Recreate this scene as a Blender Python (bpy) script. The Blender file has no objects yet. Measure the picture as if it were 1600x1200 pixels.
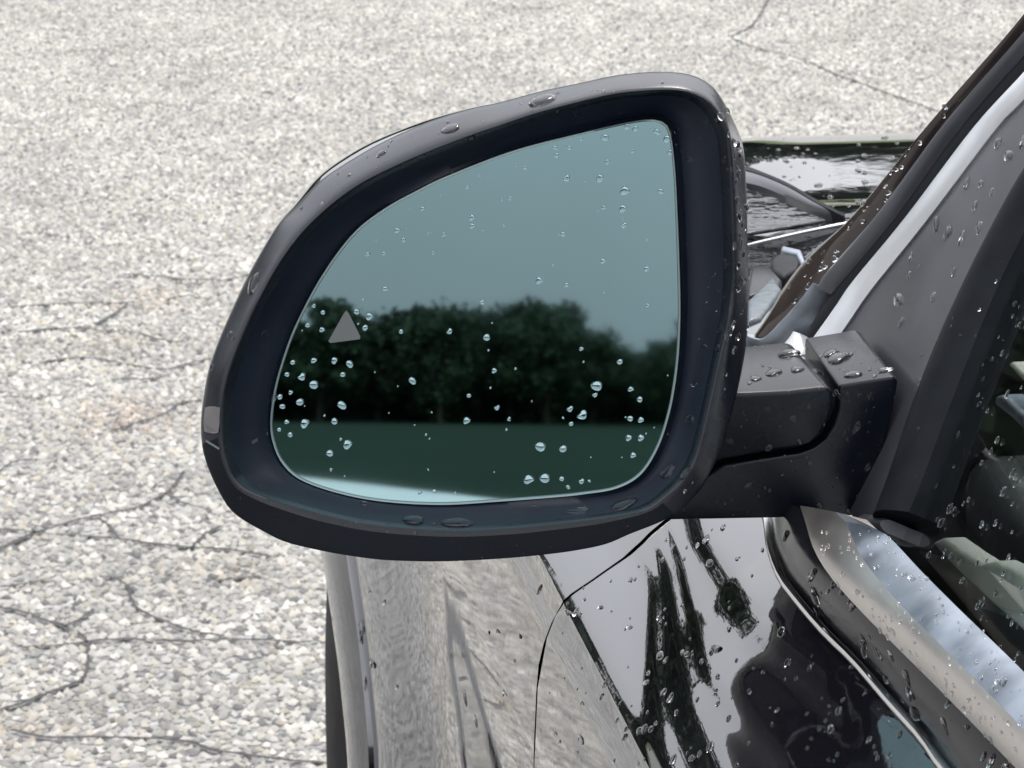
import bpy, bmesh, math, random
import numpy as np
from mathutils import Vector, Matrix
from mathutils.bvhtree import BVHTree
R = math.radians
random.seed(7)
rng = np.random.default_rng(11)
SC = bpy.context.scene
COL = SC.collection

# ------------------------------------------------------------------ camera
CAM = Vector((0, 0, 1.456))
YAW, PITCH, F = 8.22, 15.64, 5000.0            # F in pixels of a 1600 wide picture
cam_d = bpy.data.cameras.new('camera')
cam = bpy.data.objects.new('camera', cam_d)
COL.objects.link(cam)
cam.location = CAM
cam.rotation_euler = (R(90 - PITCH), 0, R(-YAW))
cam_d.sensor_width = 36
cam_d.lens = 36 * F / 1600
cam_d.clip_start = 0.05
cam_d.clip_end = 4000
cam_d.dof.use_dof = True
cam_d.dof.focus_distance = 1.45
cam_d.dof.aperture_fstop = 62
SC.camera = cam

# ------------------------------------------------------------------ world and sun (overcast)
SUN_EL, SUN_ROT = 55, 25
w = bpy.data.worlds.new('World')
SC.world = w
w.use_nodes = True
nt = w.node_tree
nt.nodes.clear()
def wn(t, **k):
    n = nt.nodes.new(t)
    for a, b in k.items(): setattr(n, a, b)
    return n
sky = wn('ShaderNodeTexSky', sky_type='NISHITA', sun_disc=False, sun_elevation=R(SUN_EL), sun_rotation=R(SUN_ROT))
sky.air_density = 1.2; sky.dust_density = 4.0
tc = wn('ShaderNodeTexCoord')
sep = wn('ShaderNodeSeparateXYZ')
nt.links.new(tc.outputs['Generated'], sep.inputs[0])
ramp = wn('ShaderNodeMapRange')                  # CIE overcast sky: zenith three times the horizon
ramp.inputs['From Min'].default_value = 0; ramp.inputs['From Max'].default_value = 1
ramp.inputs['To Min'].default_value = 0.31; ramp.inputs['To Max'].default_value = 1.0
nt.links.new(sep.outputs['Z'], ramp.inputs['Value'])
cl = wn('ShaderNodeTexNoise'); cl.inputs['Scale'].default_value = 2.2; cl.inputs['Detail'].default_value = 4
nt.links.new(tc.outputs['Generated'], cl.inputs['Vector'])
clr = wn('ShaderNodeMapRange')
clr.inputs['From Min'].default_value = .35; clr.inputs['From Max'].default_value = .65
clr.inputs['To Min'].default_value = .88; clr.inputs['To Max'].default_value = 1.12
nt.links.new(cl.outputs['Fac'], clr.inputs['Value'])
mul = wn('ShaderNodeMath', operation='MULTIPLY')
nt.links.new(ramp.outputs[0], mul.inputs[0]); nt.links.new(clr.outputs[0], mul.inputs[1])
cloud = wn('ShaderNodeVectorMath', operation='SCALE')
cloud.inputs[0].default_value = (11.2, 11.4, 12.1)
nt.links.new(mul.outputs[0], cloud.inputs['Scale'])
mix = wn('ShaderNodeMix', data_type='RGBA')
mix.inputs[0].default_value = 0.88
nt.links.new(sky.outputs[0], mix.inputs[6]); nt.links.new(cloud.outputs[0], mix.inputs[7])
bg = wn('ShaderNodeBackground'); bg.inputs['Strength'].default_value = 0.10
nt.links.new(mix.outputs[2], bg.inputs['Color'])
out = wn('ShaderNodeOutputWorld')
nt.links.new(bg.outputs[0], out.inputs[0])

sl = bpy.data.lights.new('sun', 'SUN')
sl.energy = 0.55; sl.angle = R(14); sl.color = (1.0, .95, .88)
sun = bpy.data.objects.new('sun', sl)
COL.objects.link(sun)
sun.rotation_euler = (R(90 - SUN_EL), 0, R(180 - SUN_ROT))
sun.location = (0, 0, 30)
SC.view_settings.view_transform = 'Standard'
SC.view_settings.look = 'None'
SC.view_settings.gamma = 1
SC.view_settings.use_curve_mapping = False
SC.view_settings.exposure = 1.53
SC.cycles.max_bounces = 10
SC.cycles.transparent_max_bounces = 12
SC.cycles.transmission_bounces = 8
SC.cycles.caustics_refractive = True
SC.cycles.use_denoising = True

# ------------------------------------------------------------------ pixel -> place
sy, cy, sp, cp = math.sin(R(YAW)), math.cos(R(YAW)), math.sin(R(PITCH)), math.cos(R(PITCH))
FW = Vector((sy * cp, cy * cp, -sp)); RT = Vector((cy, -sy, 0)); UP = RT.cross(FW)
def ray(px, py): return (FW + RT * ((px - 800) / F) + UP * ((600 - py) / F)).normalized()
def at_depth(px, py, d):
    v = ray(px, py); return CAM + v * (d / v.dot(FW))
def at_z(px, py, z):
    v = ray(px, py); return CAM + v * ((z - CAM.z) / v.z)
def at_x(px, py, x):
    v = ray(px, py); return CAM + v * (x / v.x)
def at_y(px, py, y):
    v = ray(px, py); return CAM + v * (y / v.y)
def on_plane(px, py, o, n):
    v = ray(px, py); return CAM + v * ((o - CAM).dot(n) / v.dot(n))
def project(P):
    v = Vector(P) - CAM; d = v.dot(FW)
    return 800 + F * v.dot(RT) / d, 600 - F * v.dot(UP) / d

# ------------------------------------------------------------------ materials
def mat(name, base, rough=.5, metal=0., ior=1.5, trans=0., coat=0., bump=None, vary=None, spec=None):
    m = bpy.data.materials.new(name); m.use_nodes = True
    n = m.node_tree.nodes; l = m.node_tree.links; b = n['Principled BSDF']
    b.inputs['Base Color'].default_value = (*base, 1)
    b.inputs['Roughness'].default_value = rough
    b.inputs['Metallic'].default_value = metal
    b.inputs['IOR'].default_value = ior
    b.inputs['Transmission Weight'].default_value = trans
    b.inputs['Coat Weight'].default_value = coat
    if spec is not None: b.inputs['Specular IOR Level'].default_value = spec
    if bump or vary:
        t = n.new('ShaderNodeTexCoord')
    if bump:
        sc, st, dist = bump
        no = n.new('ShaderNodeTexNoise'); no.inputs['Scale'].default_value = sc; no.inputs['Detail'].default_value = 3
        l.new(t.outputs['Object'], no.inputs['Vector'])
        bu = n.new('ShaderNodeBump'); bu.inputs['Strength'].default_value = st; bu.inputs['Distance'].default_value = dist
        l.new(no.outputs['Fac'], bu.inputs['Height']); l.new(bu.outputs[0], b.inputs['Normal'])
    if vary:
        sc, lo, hi, rlo, rhi = vary
        no = n.new('ShaderNodeTexNoise'); no.inputs['Scale'].default_value = sc; no.inputs['Detail'].default_value = 5
        l.new(t.outputs['Object'], no.inputs['Vector'])
        r = n.new('ShaderNodeMapRange'); r.inputs['From Min'].default_value = .3; r.inputs['From Max'].default_value = .7
        r.inputs['To Min'].default_value = lo; r.inputs['To Max'].default_value = hi
        l.new(no.outputs['Fac'], r.inputs['Value'])
        s = n.new('ShaderNodeVectorMath'); s.operation = 'SCALE'; s.inputs[0].default_value = base
        l.new(r.outputs[0], s.inputs['Scale']); l.new(s.outputs[0], b.inputs['Base Color'])
        r2 = n.new('ShaderNodeMapRange'); r2.inputs['From Min'].default_value = .3; r2.inputs['From Max'].default_value = .7
        r2.inputs['To Min'].default_value = rlo; r2.inputs['To Max'].default_value = rhi
        l.new(no.outputs['Fac'], r2.inputs['Value']); l.new(r2.outputs[0], b.inputs['Roughness'])
    return m
M = {}
M['paint'] = mat('black car paint', (.006, .006, .008), .03, ior=1.75, coat=.6, bump=(60, .04, .002))
M['gloss'] = mat('gloss black trim', (.008, .008, .009), .05, ior=1.6, bump=(80, .05, .002))
M['plastic'] = mat('satin black plastic', (.003, .0045, .008), .25, ior=1.30, bump=(1800, .10, .0006), vary=(30, .8, 1.2, .24, .30))
M['bezel'] = mat('dull black bezel plastic', (.004, .007, .014), .42, spec=.28, bump=(1800, .1, .0006), vary=(40, .8, 1.2, .38, .48))
M['sail'] = mat('satin grey sail plastic', (.040, .041, .048), .34, ior=1.6, bump=(1500, .12, .0006), vary=(25, .85, 1.15, .30, .40))
M['rubber'] = mat('black rubber', (.007, .0085, .011), .55, spec=.13, vary=(60, .7, 1.3, .5, .62))
M['mirror'] = mat('tinted mirror', (.190, .283, .297), .012, metal=1, vary=(9, .955, 1.03, .010, .022))
M['chrome'] = mat('bright trim metal', (.78, .77, .76), .16, metal=1, vary=(14, .85, 1.05, .10, .24))
M['brushed'] = mat('brushed aluminium trim', (.27, .30, .34), .48, metal=1, vary=(34, .60, 1.25, .40, .58))
M['brown'] = mat('gloss black trim with brown reflection', (.034, .026, .023), .10, ior=1.5, vary=(24, .6, 1.3, .07, .16))  # brown tint is a reflection put into the black pillar's colour
M['white'] = mat('white fender glint', (.75, .74, .72), .4)
M['lens'] = mat('smoky clear lens', (.085, .08, .08), .22, ior=1.5, coat=.5)
M['trimreflect'] = mat('satin trim with pavement reflection', (.62, .585, .55), .40, metal=1, vary=(16, .92, 1.05, .36, .44))  # cream tone carries the pavement reflected in the chrome face
M['cowlblue'] = mat('blue grey wet plastic', (.05, .068, .08), .35, bump=(90, .5, .003))
M['grained'] = mat('grained black lower plastic', (.003, .0045, .0075), .55, spec=.14, bump=(1200, .25, .0008), vary=(30, .8, 1.2, .5, .6))  # separate lower shell, kept dull to deepen the shade of its underside
M['scraper'] = mat('black wiped window strip', (.007, .007, .009), .16, spec=.16, vary=(40, .8, 1.2, .12, .22))
M['rim'] = mat('satin rim plastic', (.004, .0055, .0095), .27, ior=1.46, bump=(1800, .10, .0006), vary=(30, .85, 1.15, .23, .29))
M['frontgrass'] = mat('pale rough grass', (.085, .105, .050), .9, spec=.1, vary=(.3, .7, 1.3, .85, .95))  # brighter grass tone for the front lawn
M['gloss2'] = mat('wet black plastic', (.010, .011, .013), .10, spec=.3, bump=(45, .6, .006))
M['satin'] = mat('satin pale trim', (.86, .88, .90), .42, metal=1, vary=(16, .9, 1.05, .36, .46))
M['icon'] = mat('pale grey print', (.085, .09, .09), .5)
M['glass'] = mat('tinted window glass', (.52, .60, .59), .0, trans=1., ior=1.5)
M['water'] = mat('rain water', (1, 1, 1), .0, trans=1., ior=1.33)
M['tyre'] = mat('tyre rubber', (.007, .007, .008), .7, spec=.2, bump=(120, .2, .002), vary=(30, .7, 1.4, .55, .7))
M['alloy'] = mat('alloy wheel', (.35, .36, .37), .3, metal=1)
M['cabin'] = mat('dark cabin plastic', (.005, .006, .006), .6, vary=(12, .7, 1.3, .5, .7))
M['cream'] = mat('cream window reflection and vent', (.74, .70, .60), .5, bump=(200, .2, .002), vary=(18, .85, 1.1, .45, .6))
M['crack'] = mat('dirt in pavement crack', (.045, .043, .040), .95, vary=(60, .6, 1.5, .9, 1.0))
M['bark'] = mat('bark', (.06, .05, .04), .9, vary=(3, .7, 1.3, .85, .95))
M['leaf'] = mat('leaves', (.034, .058, .030), .6, spec=.2, vary=(.6, .55, 1.5, .5, .7))
M['leaf2'] = mat('darker leaves', (.024, .040, .022), .6, spec=.2, vary=(.6, .55, 1.5, .5, .7))
M['concrete'] = mat('pale concrete', (.80, .79, .77), .85, vary=(1.5, .9, 1.08, .8, .9))
M['headlight'] = mat('clear lens', (.8, .82, .85), .05, trans=.7)

def ground_mat():
    m = bpy.data.materials.new('chip sealed pavement'); m.use_nodes = True
    n = m.node_tree.nodes; l = m.node_tree.links; b = n['Principled BSDF']
    g = n.new('ShaderNodeNewGeometry')
    v = n.new('ShaderNodeTexVoronoi'); v.inputs['Scale'].default_value = 88
    l.new(g.outputs['Position'], v.inputs['Vector'])
    no = n.new('ShaderNodeTexNoise'); no.inputs['Scale'].default_value = 1.3; no.inputs['Detail'].default_value = 6
    l.new(g.outputs['Position'], no.inputs['Vector'])
    s = n.new('ShaderNodeSeparateColor'); l.new(v.outputs['Color'], s.inputs[0])
    cr = n.new('ShaderNodeValToRGB')
    cr.color_ramp.elements[0].color = (.11, .108, .102, 1); cr.color_ramp.elements[1].color = (.40, .391, .37, 1)
    l.new(s.outputs[0], cr.inputs[0])
    mr = n.new('ShaderNodeMapRange'); mr.inputs['From Min'].default_value = .3; mr.inputs['From Max'].default_value = .7
    mr.inputs['To Min'].default_value = .85; mr.inputs['To Max'].default_value = 1.12
    l.new(no.outputs['Fac'], mr.inputs['Value'])
    sc = n.new('ShaderNodeVectorMath'); sc.operation = 'SCALE'
    l.new(cr.outputs[0], sc.inputs[0]); l.new(mr.outputs[0], sc.inputs['Scale'])
    l.new(sc.outputs[0], b.inputs['Base Color'])
    b.inputs['Roughness'].default_value = .9
    bu = n.new('ShaderNodeBump'); bu.inputs['Strength'].default_value = .9; bu.inputs['Distance'].default_value = .006; bu.invert = True
    l.new(v.outputs['Distance'], bu.inputs['Height']); l.new(bu.outputs[0], b.inputs['Normal'])
    return m
def chip_mat():
    m = bpy.data.materials.new('stone chips'); m.use_nodes = True
    n = m.node_tree.nodes; l = m.node_tree.links; b = n['Principled BSDF']
    a = n.new('ShaderNodeAttribute'); a.attribute_name = 'stone'
    l.new(a.outputs['Color'], b.inputs['Base Color'])
    b.inputs['Roughness'].default_value = .75
    return m
def grass_mat():
    m = bpy.data.materials.new('mown grass'); m.use_nodes = True
    n = m.node_tree.nodes; l = m.node_tree.links; b = n['Principled BSDF']
    g = n.new('ShaderNodeNewGeometry')
    no = n.new('ShaderNodeTexNoise'); no.inputs['Scale'].default_value = .25; no.inputs['Detail'].default_value = 8
    l.new(g.outputs['Position'], no.inputs['Vector'])
    cr = n.new('ShaderNodeValToRGB')
    cr.color_ramp.elements[0].position = .3; cr.color_ramp.elements[1].position = .7
    cr.color_ramp.elements[0].color = (.012, .026, .016, 1); cr.color_ramp.elements[1].color = (.022, .040, .024, 1)
    l.new(no.outputs['Fac'], cr.inputs[0]); l.new(cr.outputs[0], b.inputs['Base Color'])
    b.inputs['Roughness'].default_value = .9; b.inputs['Specular IOR Level'].default_value = .04
    return m
M['ground'] = ground_mat(); M['chips'] = chip_mat(); M['grass'] = grass_mat()

# ------------------------------------------------------------------ object helpers
def tag(o, label=None, cat=None, group=None, kind=None):
    if label: o['label'] = label
    if cat: o['category'] = cat
    if group: o['group'] = group
    if kind: o['kind'] = kind
    return o
SURF = []                                       # (name, verts, faces) for dropping rain on
WORLD_LOC = {}
def link(name, me, parent=None):
    o = bpy.data.objects.new(name, me); COL.objects.link(o)
    if parent is not None:
        o.parent = parent
        o.matrix_parent_inverse = Matrix.Translation(-WORLD_LOC.get(parent.name, Vector((0, 0, 0))))
    return o
def build(name, vs, fs, m, parent=None, smooth=35, surf=True, key=None):
    me = bpy.data.meshes.new(name)
    me.from_pydata([tuple(v) for v in vs], [], fs)
    bm = bmesh.new(); bm.from_mesh(me)
    bmesh.ops.recalc_face_normals(bm, faces=bm.faces)
    bm.to_mesh(me); bm.free()
    me.materials.append(m)
    if smooth:
        me.shade_smooth(); me.set_sharp_from_angle(angle=R(smooth))
    o = link(name, me, parent)
    if surf: SURF.append((key or name, [Vector(v) for v in vs], fs))
    return o
def empty(name, loc):
    o = bpy.data.objects.new(name, None); COL.objects.link(o); o.location = loc
    WORLD_LOC[o.name] = Vector(loc); return o
def grid_faces(nu, nv, close_v=False):
    f = []
    for i in range(nu - 1):
        for j in range(nv if close_v else nv - 1):
            a = i * nv + j; b = i * nv + (j + 1) % nv
            f.append((a, b, b + nv, a + nv))
    return f
def catmull(pts, n=12, closed=False):
    P = [np.array(p, float) for p in pts]
    N = len(P); outp = []
    segs = N if closed else N - 1
    for i in range(segs):
        if closed: p0, p1, p2, p3 = P[i - 1], P[i], P[(i + 1) % N], P[(i + 2) % N]
        else: p0, p1, p2, p3 = P[max(i - 1, 0)], P[i], P[i + 1], P[min(i + 2, N - 1)]
        for k in range(n):
            t = k / n
            outp.append(.5 * (2 * p1 + (p2 - p0) * t + (2 * p0 - 5 * p1 + 4 * p2 - p3) * t * t + (3 * p1 - p0 - 3 * p2 + p3) * t ** 3))
    if not closed: outp.append(P[-1])
    return np.array(outp)
def resample(pts, n, smooth=True):
    c = catmull(pts, 10) if smooth and len(pts) > 2 else np.array(pts, float)
    d = np.r_[0, np.cumsum(np.linalg.norm(np.diff(c, axis=0), axis=1))]
    t = np.linspace(0, d[-1], n)
    return np.stack([np.interp(t, d, c[:, k]) for k in range(c.shape[1])], 1)
def strip(name, left, right, nrm, bulge, thick, m, parent, n=40, k=7, smooth=40, key=None):
    """a moulding between two 3-D rails: an arched outer face, a flat back `thick` deeper"""
    L = [Vector(p) for p in resample([tuple(p) for p in left], n)]
    Q = [Vector(p) for p in resample([tuple(p) for p in right], n)]
    nrm = nrm.normalized(); vs = []
    for a, b in zip(L, Q):
        for j in range(k):
            t = j / (k - 1)
            vs.append(a.lerp(b, t) + nrm * (bulge * (1 - (2 * t - 1) ** 2)))
        vs.append(b - nrm * thick); vs.append(a - nrm * thick)
    fs = grid_faces(n, k + 2, True)
    fs.append(tuple(range(k + 2))); fs.append(tuple((n - 1) * (k + 2) + j for j in range(k + 2)))
    return build(name, vs, fs, m, parent, smooth, key=key)
def prism(name, front, back_vec, m, parent, bevel=.004, key=None, seg=3):
    bm = bmesh.new()
    f = bm.faces.new([bm.verts.new(p) for p in front])
    r = bmesh.ops.extrude_face_region(bm, geom=[f])
    vv = [e for e in r['geom'] if isinstance(e, bmesh.types.BMVert)]
    bmesh.ops.translate(bm, vec=back_vec, verts=vv)
    bmesh.ops.recalc_face_normals(bm, faces=bm.faces)
    ed = [e for e in bm.edges if len(e.link_faces) == 2 and e.calc_face_angle() > R(25)]
    if bevel: bmesh.ops.bevel(bm, geom=ed, offset=bevel, segments=seg, profile=.5, affect='EDGES', clamp_overlap=True)
    bmesh.ops.triangulate(bm, faces=[f for f in bm.faces if len(f.verts) > 4])
    me = bpy.data.meshes.new(name); bm.to_mesh(me)
    vs = [v.co.copy() for v in bm.verts]; bm.verts.index_update()
    fs = [tuple(v.index for v in f.verts) for f in bm.faces]; bm.free()
    me.materials.append(m); me.shade_smooth(); me.set_sharp_from_angle(angle=R(50))
    o = link(name, me, parent); SURF.append((key or name, vs, fs)); return o

# ------------------------------------------------------------------ the mirror glass plane (needed to lay out what it reflects)
MO = at_depth(740, 490, 1.42)
NH = Vector((-math.sin(R(8)) * math.cos(R(9)), -math.cos(R(8)) * math.cos(R(9)), math.sin(R(9))))
d0 = ray(740, 641)
r0 = Vector((-math.sin(R(13)), -math.cos(R(13)), 0))
NG = (r0 - d0).normalized()
GO = MO - NH * .020
def bounce(px, py):
    p = on_plane(px, py, GO, NG); d = ray(px, py)
    return p, d - NG * (2 * d.dot(NG))
def refl_ground(px, py, z=0.):
    p, r = bounce(px, py); t = (z - p.z) / r.z
    return p + r * t
def refl_dist(px, py, dist):
    p, r = bounce(px, py); return p + r * (dist / math.hypot(r.x, r.y))

# ------------------------------------------------------------------ ground
def sheet(name, pts, m, z=0.):
    return build(name, [(x, y, z) for x, y in pts], [tuple(range(len(pts)))], m, None, 0, surf=False)
ground = tag(sheet('pavement', [(-900, -900), (900, -900), (900, 900), (-900, 900)], M['ground'], -.004), kind='structure')
e1, e2 = refl_ground(460, 744), refl_ground(830, 786)
dv = (e2 - e1); dv.z = 0; dv.normalize(); pv = Vector((dv.y, -dv.x, 0))
if pv.y > 0: pv = -pv
def off(a, b): return tuple((e1 + dv * a + pv * b).xy)
tag(sheet('lawn', [off(-700, 0), off(700, 0), off(700, 700), off(-700, 700)], M['grass'], .012), kind='structure')
tag(sheet('path', [off(-400, -9), off(400, -9), off(400, -.02), off(-400, -.02)], M['concrete'], .004), kind='structure')
tag(sheet('front_lawn', [(-600, 24), (600, 30), (600, 600), (-600, 600)], M['frontgrass'], .010), kind='structure')

# cracks: dirt filled lines with ragged width; the stone chips leave them open
cracks_px = [
 [(7,480,5),(60,476,6),(107,473,6),(160,474,5),(213,472,4)], [(190,428,4),(247,432,4),(300,437,4),(347,437,4),(400,428,5)],
 [(273,443,4),(305,442,3)], [(147,507,5),(173,493,6),(200,474,4)], [(262,468,4),(280,463,4),(330,467,3)],
 [(20,520,3),(60,516,6),(100,512,5),(160,517,4),(213,520,4),(247,530,5),(290,534,3)], [(60,569,4),(90,563,6),(127,560,5),(173,565,4),(260,577,5),(300,567,5),(330,560,3)],
 [(173,593,5),(210,593,5),(240,592,5),(262,586,3)], [(2,620,4),(50,621,4),(90,617,3)], [(170,676,3),(190,668,5),(240,653,5),(262,643,4),(283,630,5),(320,623,4)],
 [(-10,862,6),(42,837,7),(80,825,6),(125,812,5),(170,802,5),(217,792,6),(240,780,5),(258,771,6),(275,755,5),(287,735,4)], [(258,771,4),(280,783,5),(300,790,4)],
 [(150,808,4),(170,822,6),(187,844,4)], [(-5,826,4),(30,828,4),(71,833,3),(175,842,5),(230,849,5),(283,856,5),(362,860,7),(430,870,4)], [(298,858,4),(320,836,7),(345,822,4)],
 [(-5,948,5),(42,958,6),(70,970,6),(100,979,8),(106,990,5)], [(25,1011,4),(100,1006,4),(175,998,6),(240,998,4),(283,1000,7),(330,998,4),(410,999,5),(470,1003,5),(500,1000,3)],
 [(171,900,4),(200,918,6),(204,935,5),(217,954,5),(260,973,5),(300,987,5),(352,994,4)], [(-5,1110,6),(50,1092,7),(108,1071,7),(133,1054,6),(137,1008,5),(120,985,4)],
 [(15,1140,6),(62,1150,6),(146,1150,5),(220,1154,6),(292,1160,7),(333,1173,6),(400,1181,6),(450,1187,6),(510,1192,5)], [(329,906,4),(370,905,4),(410,900,4)],
 [(100,979,5),(125,968,5),(146,952,4)], [(-5,740,4),(20,722,4),(60,716,3)], [(0,918,4),(40,912,5),(70,905,3)],
 [(1205,-10,4),(1183,30,5),(1163,47,5),(1138,58,5)], [(1138,58,4),(1200,80,4),(1250,90,4),(1307,115,5),(1360,135,5),(1407,153,4),(1480,180,4)], [(800,12,3),(865,12,4)],
]
crack_pts = []
for cp_ in cracks_px:
    base = resample(cp_, max(8, int(len(cp_) * 9)))
    vs = []; n_ = len(base)
    jit = np.cumsum(rng.normal(0, .5, n_)); jit -= np.linspace(jit[0], jit[-1], n_)
    g = [at_z(p[0], p[1] + j * .55, 0) for p, j in zip(base, jit)]
    for i, p in enumerate(g):
        t = (g[min(i + 1, n_ - 1)] - g[max(i - 1, 0)]).normalized(); s = Vector((-t.y, t.x, 0))
        depth = (p - CAM).length
        hw = max(.0022, base[i][2] * .38 * depth / F * (1.4 if abs(t.x) < .5 else 1.9)) * random.uniform(.6, 1.35)
        if i in (0, n_ - 1): hw *= .25
        vs += [(p.x + s.x * hw, p.y + s.y * hw, .0004), (p.x - s.x * hw, p.y - s.y * hw, .0004)]
        crack_pts.append((p.x, p.y, hw))
    build('crack', vs, grid_faces(n_, 2), M['crack'], ground, 0, surf=False)

# stone chips pressed into the seal, over all the pavement in view
def chips():
    P = []
    s = .0112
    ys = np.arange(3.2, 11.4, s)
    for y in ys:
        d = y / cy
        x0 = y * math.tan(R(YAW) + math.atan((-420 - 800) / F)) - .05; x1 = y * math.tan(R(YAW) + math.atan((2050 - 800) / F)) + .05
        xs = np.arange(x0, x1, s)
        P.append(np.stack([xs + rng.uniform(-.5, .5, len(xs)) * s, y + rng.uniform(-.5, .5, len(xs)) * s], 1))
    P = np.concatenate(P)
    P = P[~((P[:, 0] > .3) & (P[:, 1] < 3.0))]
    cp_ = np.array(crack_pts)
    keep = np.ones(len(P), bool)
    cell = .05; table = {}
    for i, (x, y, h) in enumerate(crack_pts):
        for a in (-1, 0, 1):
            for b in (-1, 0, 1): table.setdefault((int(x // cell) + a, int(y // cell) + b), []).append(i)
    ci = np.floor(P / cell).astype(int)
    for k in range(len(P)):
        t = table.get((ci[k, 0], ci[k, 1]))
        if t:
            q = cp_[t]; dd = np.hypot(q[:, 0] - P[k, 0], q[:, 1] - P[k, 1]) - q[:, 2]
            if dd.min() < .0025: keep[k] = False
    P = P[keep]
    # gaps where chips have been lost, in drifting clusters
    f1 = np.sin(P[:, 0] * 37 + 3 * np.sin(P[:, 1] * 11)) * np.sin(P[:, 1] * 29 + 2 * np.sin(P[:, 0] * 17))
    P = P[rng.random(len(P)) > np.where(f1 > .55, .30, .05)]
    n = len(P); K = 5
    r = rng.uniform(.0045, .0092, n); h = rng.uniform(.0012, .0042, n)
    ang = rng.uniform(0, 6.28, n)[:, None] + np.arange(K)[None] * (6.2832 / K) + rng.uniform(-.35, .35, (n, K))
    rad = r[:, None] * rng.uniform(.75, 1.2, (n, K))
    V = np.zeros((n, K + 1, 3), np.float32)
    V[:, :K, 0] = P[:, :1] + rad * np.cos(ang); V[:, :K, 1] = P[:, 1:] + rad * np.sin(ang); V[:, :K, 2] = -.003
    V[:, K, 0] = P[:, 0] + rng.uniform(-.4, .4, n) * r; V[:, K, 1] = P[:, 1] + rng.uniform(-.4, .4, n) * r; V[:, K, 2] = h
    idx = np.zeros((n, K, 3), np.int32); b0 = (np.arange(n) * (K + 1))[:, None]
    idx[:, :, 0] = b0 + np.arange(K); idx[:, :, 1] = b0 + (np.arange(K) + 1) % K; idx[:, :, 2] = b0 + K
    me = bpy.data.meshes.new('stone_chips')
    me.vertices.add(n * (K + 1)); me.vertices.foreach_set('co', V.ravel())
    nf = n * K
    me.loops.add(nf * 3); me.loops.foreach_set('vertex_index', idx.ravel())
    me.polygons.add(nf); me.polygons.foreach_set('loop_start', np.arange(0, nf * 3, 3, dtype=np.int32))
    me.update(calc_edges=True)
    # stone kinds: pale limestone, grey, buff, dark
    kinds = np.array([(.48, .468, .442), (.40, .395, .38), (.31, .31, .305), (.58, .565, .54), (.45, .42, .36), (.17, .17, .175)])
    c = kinds[rng.choice(6, n, p=[.29, .25, .16, .14, .09, .07])] * rng.uniform(.85, 1.15, (n, 1))
    broad = 1 + .10 * np.sin(P[:, 0] * 9 + 2 * np.sin(P[:, 1] * 4)) * np.sin(P[:, 1] * 6.3 + np.sin(P[:, 0] * 7))
    clump = 1 + .24 * np.sin(P[:, 0] * 150 + 4 * np.sin(P[:, 1] * 37)) * np.sin(P[:, 1] * 95 + 4 * np.sin(P[:, 0] * 53))
    c *= (broad * clump)[:, None] * np.array((.664, .648, .606))
    for (px, py, rr, tint) in ((200, 655, .10, (.72, .48, .33)), (232, 466, .07, (1.05, .78, .50)), (160, 540, .08, (.95, .80, .62)), (30, 1140, .05, (.95, .72, .48)), (360, 890, .07, (.85, .68, .55))):
        g = at_z(px, py, 0)
        k = np.exp(-(((P[:, 0] - g.x) / rr) ** 2 + ((P[:, 1] - g.y) / (rr * 1.2)) ** 2)) * rng.uniform(.0, .6, n)
        c = c * (1 - k[:, None]) + c * np.array(tint) * k[:, None]
    a = me.attributes.new('stone', 'FLOAT_COLOR', 'POINT')
    rgba = np.ones((n, K + 1, 4), np.float32); rgba[:, :, :3] = c[:, None, :]
    a.data.foreach_set('color', rgba.ravel())
    me.materials.append(M['chips'])
    o = link('stone_chips', me, ground); tag(o, kind='stuff')
chips()

# ------------------------------------------------------------------ trees behind the camera (seen in the mirror)
def crown_mesh(name, Rr, H, n, seed, m, leaf=.25, trunk=.22):
    r = np.random.default_rng(seed); V = []; Fc = []
    lobes = []
    for _ in range(34):
        a = r.uniform(0, 6.28); t = r.uniform(0, 1); rr = Rr * (.25 + .62 * math.sin(math.pi * (.15 + .72 * t))) * r.uniform(.4, 1)
        lobes.append((rr * math.cos(a), rr * math.sin(a), H * (trunk + .70 * t), Rr * r.uniform(.13, .40)))
    for i in range(n):
        x, y, z, q = lobes[r.integers(len(lobes))]
        v = r.normal(size=3); v /= np.linalg.norm(v); v *= q * r.uniform(.55, 1.12)
        p = np.array([x, y, z]) + v * [1, 1, .85]
        u = r.normal(size=3); u /= np.linalg.norm(u); wv = np.cross(u, r.normal(size=3)); wv /= np.linalg.norm(wv)
        s = leaf * r.uniform(.5, 1.3); b = len(V)
        V += [p - u * s, p - wv * s * .6, p + u * s, p + wv * s * .6]; Fc.append((b, b + 1, b + 2, b + 3))
    for x, y, z, q in lobes:                        # inner twiggy mass so the crown is not see-through everywhere
        b = len(V); k = q * .55
        V += [np.array([x + k, y, z]), np.array([x - k, y, z]), np.array([x, y + k, z]), np.array([x, y - k, z]), np.array([x, y, z + k]), np.array([x, y, z - k])]
        for f in ((0, 2, 4), (2, 1, 4), (1, 3, 4), (3, 0, 4), (2, 0, 5), (1, 2, 5), (3, 1, 5), (0, 3, 5)): Fc.append(tuple(b + i for i in f))
    me = bpy.data.meshes.new(name); me.from_pydata([tuple(v) for v in V], [], Fc); me.materials.append(m); return me
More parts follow.
